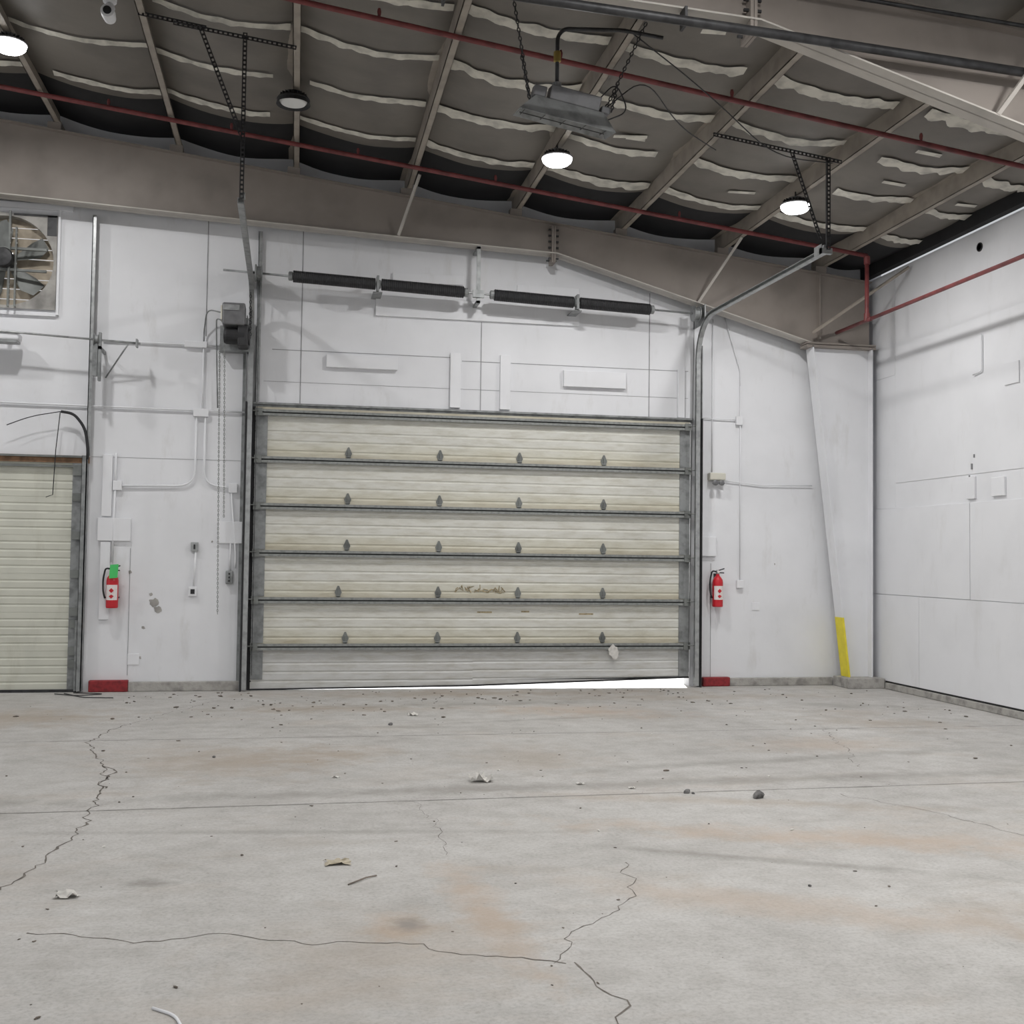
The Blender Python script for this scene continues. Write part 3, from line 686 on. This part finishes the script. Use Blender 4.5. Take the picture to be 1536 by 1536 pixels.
# ------------------------------------------------------------------ hanging infrared heater
group('infrared_heater',(2.74,-5.7,5.5))
def rot(bm):
    M=Matrix.Translation((2.74,-5.7,5.53))@Matrix.Rotation(.17,4,'Y')@Matrix.Rotation(.22,4,'X')@Matrix.Translation((-2.74,5.7,-5.53))
    bmesh.ops.transform(bm,matrix=M,verts=bm.verts)
bm=bmesh.new()
top=[(-.30,-.10,.07),(.30,-.10,.07),(.30,.10,.07),(-.30,.10,.07)]; bot=[(-.42,-.20,-.08),(.42,-.20,-.08),(.42,.20,-.08),(-.42,.20,-.08)]
A=[bm.verts.new(Vector(v)+Vector((2.74,-5.7,5.53))) for v in top]; B=[bm.verts.new(Vector(v)+Vector((2.74,-5.7,5.53))) for v in bot]
bm.faces.new(A)
for k in range(4): bm.faces.new((A[k],A[(k+1)%4],B[(k+1)%4],B[k]))
rot(bm); o=add('reflector_hood',bm,M_galvd); sd=o.modifiers.new('solid','SOLIDIFY'); sd.thickness=.006
bm=bmesh.new()
for i in range(4): bx(bm,(2.74-.27+i*.137,-5.78,5.545),(2.74-.27+i*.137+.125,-5.62,5.575))
rot(bm); add('ceramic_tiles',bm,M_hinge)
bm=bmesh.new()
for i in range(5): tb(bm,[(2.74-.36+i*.18,-5.88,5.47),(2.74-.36+i*.18,-5.52,5.47)],.004,5)
tb(bm,[(2.36,-5.8,5.47),(3.12,-5.8,5.47)],.004,5); tb(bm,[(2.36,-5.6,5.47),(3.12,-5.6,5.47)],.004,5)
rot(bm); add('wire_guard',bm,M_dark)
bm=bmesh.new(); bx(bm,(2.56,-5.80,5.60),(3.0,-5.60,5.72)); bx(bm,(2.42,-5.78,5.60),(2.53,-5.64,5.69)); bx(bm,(3.02,-5.78,5.6),(3.10,-5.66,5.66)); rot(bm); add('burner_box',bm,M_grbox,bevel=.01)
rev('gas_valve',[(.02,0),(.04,.01),(.04,.09),(.02,.1)],(2.66,-5.7,5.70),M_galvd,'z',14)
tube('gas_drop',round_path([(3.6,-5.7,6.28),(3.24,-5.7,6.31),(2.72,-5.7,6.27),(2.66,-5.7,6.2),(2.66,-5.7,5.75)],.05),.017,M_dark)
rev('shutoff_cock',[(.015,-.05),(.032,-.04),(.032,.04),(.015,.05)],(2.66,-5.7,6.02),M_brass,'z',12)
bm=bmesh.new(); chain(bm,(2.42,-5.7,5.66),(2.21,-5.7,6.85)); chain(bm,(3.08,-5.7,5.58),(3.45,-5.7,6.40)); chain(bm,(2.45,-5.6,5.64),(2.35,-5.7,6.0)); chain(bm,(3.1,-5.85,5.52),(3.2,-5.7,5.85)); add('hanging_chains',bm,M_dark)
tubes('loose_wires',[round_path([(3.0,-5.7,5.65),(3.18,-5.7,5.85),(3.30,-5.7,5.6),(3.1,-5.72,5.5)],.1),
   round_path([(3.1,-5.7,5.62),(3.6,-5.2,6.15),(4.2,-4.4,6.05),(4.9,-3.6,6.15)],.4),round_path([(3.3,-5.7,6.31),(4.3,-4.9,6.2),(5.3,-4.2,5.9),(6.1,-3.9,6.0)],.6)],.006,M_dark,6)
# security camera hanging from a purlin
group('security_camera',(-1.12,-5,6.3)); tube('drop_stem',[(-1.10,-5,6.92),(-1.10,-5,6.46)],.022,M_plast)
rev('mount_cup',[(.02,.0),(.055,.01),(.06,.04),(.03,.08)],(-1.10,-5,6.42),M_board,'z',18)
rev('ball_joint',[(.01,-.05),(.035,-.035),(.045,0),(.035,.035),(.01,.05)],(-1.10,-5,6.38),M_board,'z',16)
rev('camera_body',[(.03,-.10),(.055,-.095),(.058,-.02),(.05,.06),(.02,.07)],(-1.10,-5.02,6.31),M_board,'y',20)
rev('lens',[(.01,-.108),(.035,-.105),(.035,-.09)],(-1.10,-5.02,6.31),M_black,'y',16)

# ------------------------------------------------------------------ floor cracks, joints, debris
def ribbon(bm,pts,w,jit=.03,seg=.05,z=.0012):
    pts=[Vector((p[0],p[1],0)) for p in pts]; fine=[]
    for a,b in zip(pts[:-1],pts[1:]):
        n=max(2,int((b-a).length/seg))
        for i in range(n):
            p=a.lerp(b,i/n); q=noise.noise(p*6)*jit*1.6+noise.noise(p*19)*jit*.8; d=(b-a).normalized(); fine.append(p+Vector((-d.y,d.x,0))*q)
    fine.append(pts[-1]); prev=None
    for i,p in enumerate(fine):
        d=(fine[min(i+1,len(fine)-1)]-fine[max(i-1,0)]).normalized(); nrm=Vector((-d.y,d.x,0)); ww=w*(.3+1.3*abs(noise.noise(p*9+Vector((5,0,0)))))
        a=bm.verts.new(p+nrm*ww+Vector((0,0,z))); b=bm.verts.new(p-nrm*ww+Vector((0,0,z)))
        if prev: bm.faces.new((prev[0],a,b,prev[1]))
        prev=(a,b)
group('floor_cracks'); bm=bmesh.new()
ribbon(bm,[(-1.1,-8.95),(-.91,-8.65),(-.80,-8.1),(-.74,-7.39),(-.78,-6.39),(-.95,-5.21),(-1.28,-4.02),(-1.2,-3.2)],.009,.04)
ribbon(bm,[(-.78,-6.1),(-.88,-5.9),(-.82,-5.5),(-.95,-5.21)],.011,.04)
ribbon(bm,[(-.62,-9.37),(-.4,-9.40),(-.12,-9.59),(.25,-9.50),(.66,-9.72),(1.05,-9.73),(1.3,-9.95),(1.60,-10.05),(1.73,-10.12)],.006,.03)
ribbon(bm,[(1.73,-10.12),(1.85,-10.54),(1.79,-10.76),(1.82,-11.2)],.006,.03)
ribbon(bm,[(1.73,-10.12),(1.78,-9.8),(2.19,-9.39),(2.34,-9.13),(2.45,-8.6)],.004,.04)
ribbon(bm,[(4.6,-7.0),(5.0,-7.7),(5.2,-8.4)],.0035,.04)
ribbon(bm,[(-.4,-1.2),(-.9,-2.4),(-1.2,-3.2)],.006,.05); ribbon(bm,[(6.0,-3.9),(5.6,-5.2),(5.3,-6.0)],.004,.05)
ribbon(bm,[(1.4,-6.8),(1.5,-7.6),(1.45,-8.3)],.0025,.05)
add('crack_lines',bm,M_crack)
group('floor_control_joints'); bm=bmesh.new()
ribbon(bm,[(-6,-6.92),(XR-.1,-6.72)],.012,.004,.1); ribbon(bm,[(-6,-3.86),(XR-.1,-3.93)],.010,.006,.1)
add('joint_lines',bm,M_joint)
def pebbles(n,fn,smin,smax,mat,part):
    bm=bmesh.new()
    for _ in range(n):
        x,y=fn(); s=random.uniform(smin,smax)*random.random()**1.2+.003
        M=Matrix.Translation((x,y,s*.3))@Matrix.Rotation(random.random()*6,4,'Z')@Matrix.Diagonal((s*random.uniform(.7,1.7),s*random.uniform(.5,1),s*.35,1))
        r_=bmesh.ops.create_icosphere(bm,subdivisions=1,radius=1,matrix=M)
        for v in r_['verts']: v.co+=Vector((random.uniform(-1,1),random.uniform(-1,1),0))*s*.2; v.co.z=max(v.co.z,.0008)
    add(part,bm,mat)
group('floor_debris')
pebbles(230,lambda:(random.uniform(-1.5,6.0),-.3-abs(random.gauss(0,1.2))),.006,.032,M_peb,'grit_near_door')
pebbles(110,lambda:(random.uniform(-2.5,8.2),-random.uniform(.5,6)),.005,.022,M_peb,'grit_scattered')
pebbles(110,lambda:(random.uniform(-1,5.5),-random.uniform(5,10.5)),.003,.012,M_peb,'grit_foreground')
pebbles(40,lambda:(random.uniform(6.3,8.3),-random.uniform(.3,3.5)),.006,.026,M_peb,'grit_corner')
pebbles(22,lambda:(random.uniform(-1,6),-random.uniform(.6,9)),.006,.020,M_paper,'paper_bits')
def scrap(x,y,s,mat=M_paper,h=.5,name='paper_scrap'):
    group(name,(x,y,0)); bm=bmesh.new(); g=[]; n=7; sd=random.random()*90
    for j in range(n):
        g.append([])
        for i in range(n):
            u,v=i/(n-1)-.5,j/(n-1)-.5; k=Vector((u*4+sd,v*4,0))
            g[-1].append(bm.verts.new((x+s*(u+.25*noise.noise(k)),y+s*.8*(v+.25*noise.noise(k+Vector((9,0,0)))),.003+s*h*abs(noise.noise(k*1.3)))))
    for j in range(n-1):
        for i in range(n-1): bm.faces.new((g[j][i],g[j][i+1],g[j+1][i+1],g[j+1][i]))
    add('crumpled_sheet',bm,mat)
scrap(2.01,-6.19,.17,h=.8); scrap(.82,-8.39,.13,pbr('paper_tan',(.55,.49,.38),.8),.3); scrap(-.55,-8.82,.11,M_paper,.5); scrap(.9,-5.9,.05); scrap(2.75,-6.4,.06); scrap(3.1,-6.6,.05);scrap(1.85,-2.5,.12)
def rock(x,y,s):
    group('stone_chunk',(x,y,0)); bm=bmesh.new(); bmesh.ops.create_icosphere(bm,subdivisions=2,radius=s,matrix=Matrix.Translation((x,y,s*.6)))
    for v in bm.verts:
        v.co+=Vector((1,.8,.6))*noise.noise(v.co*25)*s*.6; v.co.z=max(v.co.z*.8,.001)
    add('stone',bm,pbr('stone_grey',(.20,.195,.19),.9,var=.3,scale=30))
rock(3.93,-7.05,.038); rock(3.46,-6.82,.022); rock(3.5,-6.85,.014); rock(1.55,-3.2,.022); rock(-.1,-4.9,.014); rock(3.3,-9.2,.01)
group('wood_splinter'); tube('stick',[(.86,-8.83,.006),(.96,-8.72,.008),(1.02,-8.68,.006)],.004,M_peb,6)
group('white_cord'); tube('cord',round_path([(.05,-10.35,.006),(.14,-10.43,.006),(.20,-10.62,.006)],.05),.006,M_board,8)
group('floor_cable_tangle')
tubes('cable',[round_path([(-2.3,-.3,.01),(-2.0,-.5,.01),(-1.7,-.35,.01),(-2.1,-.2,.01)],.1),round_path([(-2.2,-.25,.01),(-1.9,-.7,.012),(-1.55,-.75,.01)],.1)],.006,M_black,6)
group('torn_sticker'); bm=bmesh.new()
vv=[bm.verts.new((4.83+.07*(1+.9*noise.noise(Vector((k*1.7,3,1))))*cos(k*PI/7),-.096,.48+.085*(1+.9*noise.noise(Vector((k*2.3,1,7))))*sin(k*PI/7))) for k in range(14)]
bm.faces.new(vv); r_=bmesh.ops.extrude_face_region(bm,geom=bm.faces[:]); 
for v in r_['geom']:
    if isinstance(v,bmesh.types.BMVert): v.co.y=-.10
add('torn_paper',bm,M_paper)

# ------------------------------------------------------------------ daylight outside + world
sl=bpy.data.lights.new('sun','SUN'); sl.energy=12; sl.angle=.02; so=bpy.data.objects.new('sun',sl)
d=Vector((-.2,-.85,-.42)).normalized(); so.rotation_euler=d.to_track_quat('-Z','Y').to_euler(); so.location=(5,8,12); col.objects.link(so)
w=bpy.data.worlds.new('sky_world'); S.world=w; w.use_nodes=True
bg=w.node_tree.nodes['Background']; bg.inputs[0].default_value=(.93,.96,1,1); bg.inputs[1].default_value=.58

# ------------------------------------------------------------------ camera
ya,pt,ro=.19,.0408,.0129
F=Vector((sin(ya)*cos(pt),cos(ya)*cos(pt),sin(pt))); r0=Vector((cos(ya),-sin(ya),0)); u0=r0.cross(F)
rr=cos(ro)*r0+sin(ro)*u0; uu=cos(ro)*u0-sin(ro)*r0
c=bpy.data.cameras.new('camera'); c.sensor_width=36; c.lens=1684.35/1536*36; c.clip_end=200
co=bpy.data.objects.new('camera',c)
co.matrix_world=Matrix(((rr.x,uu.x,-F.x,.5502),(rr.y,uu.y,-F.y,-14.888),(rr.z,uu.z,-F.z,1.7411),(0,0,0,1)))
col.objects.link(co); S.camera=co
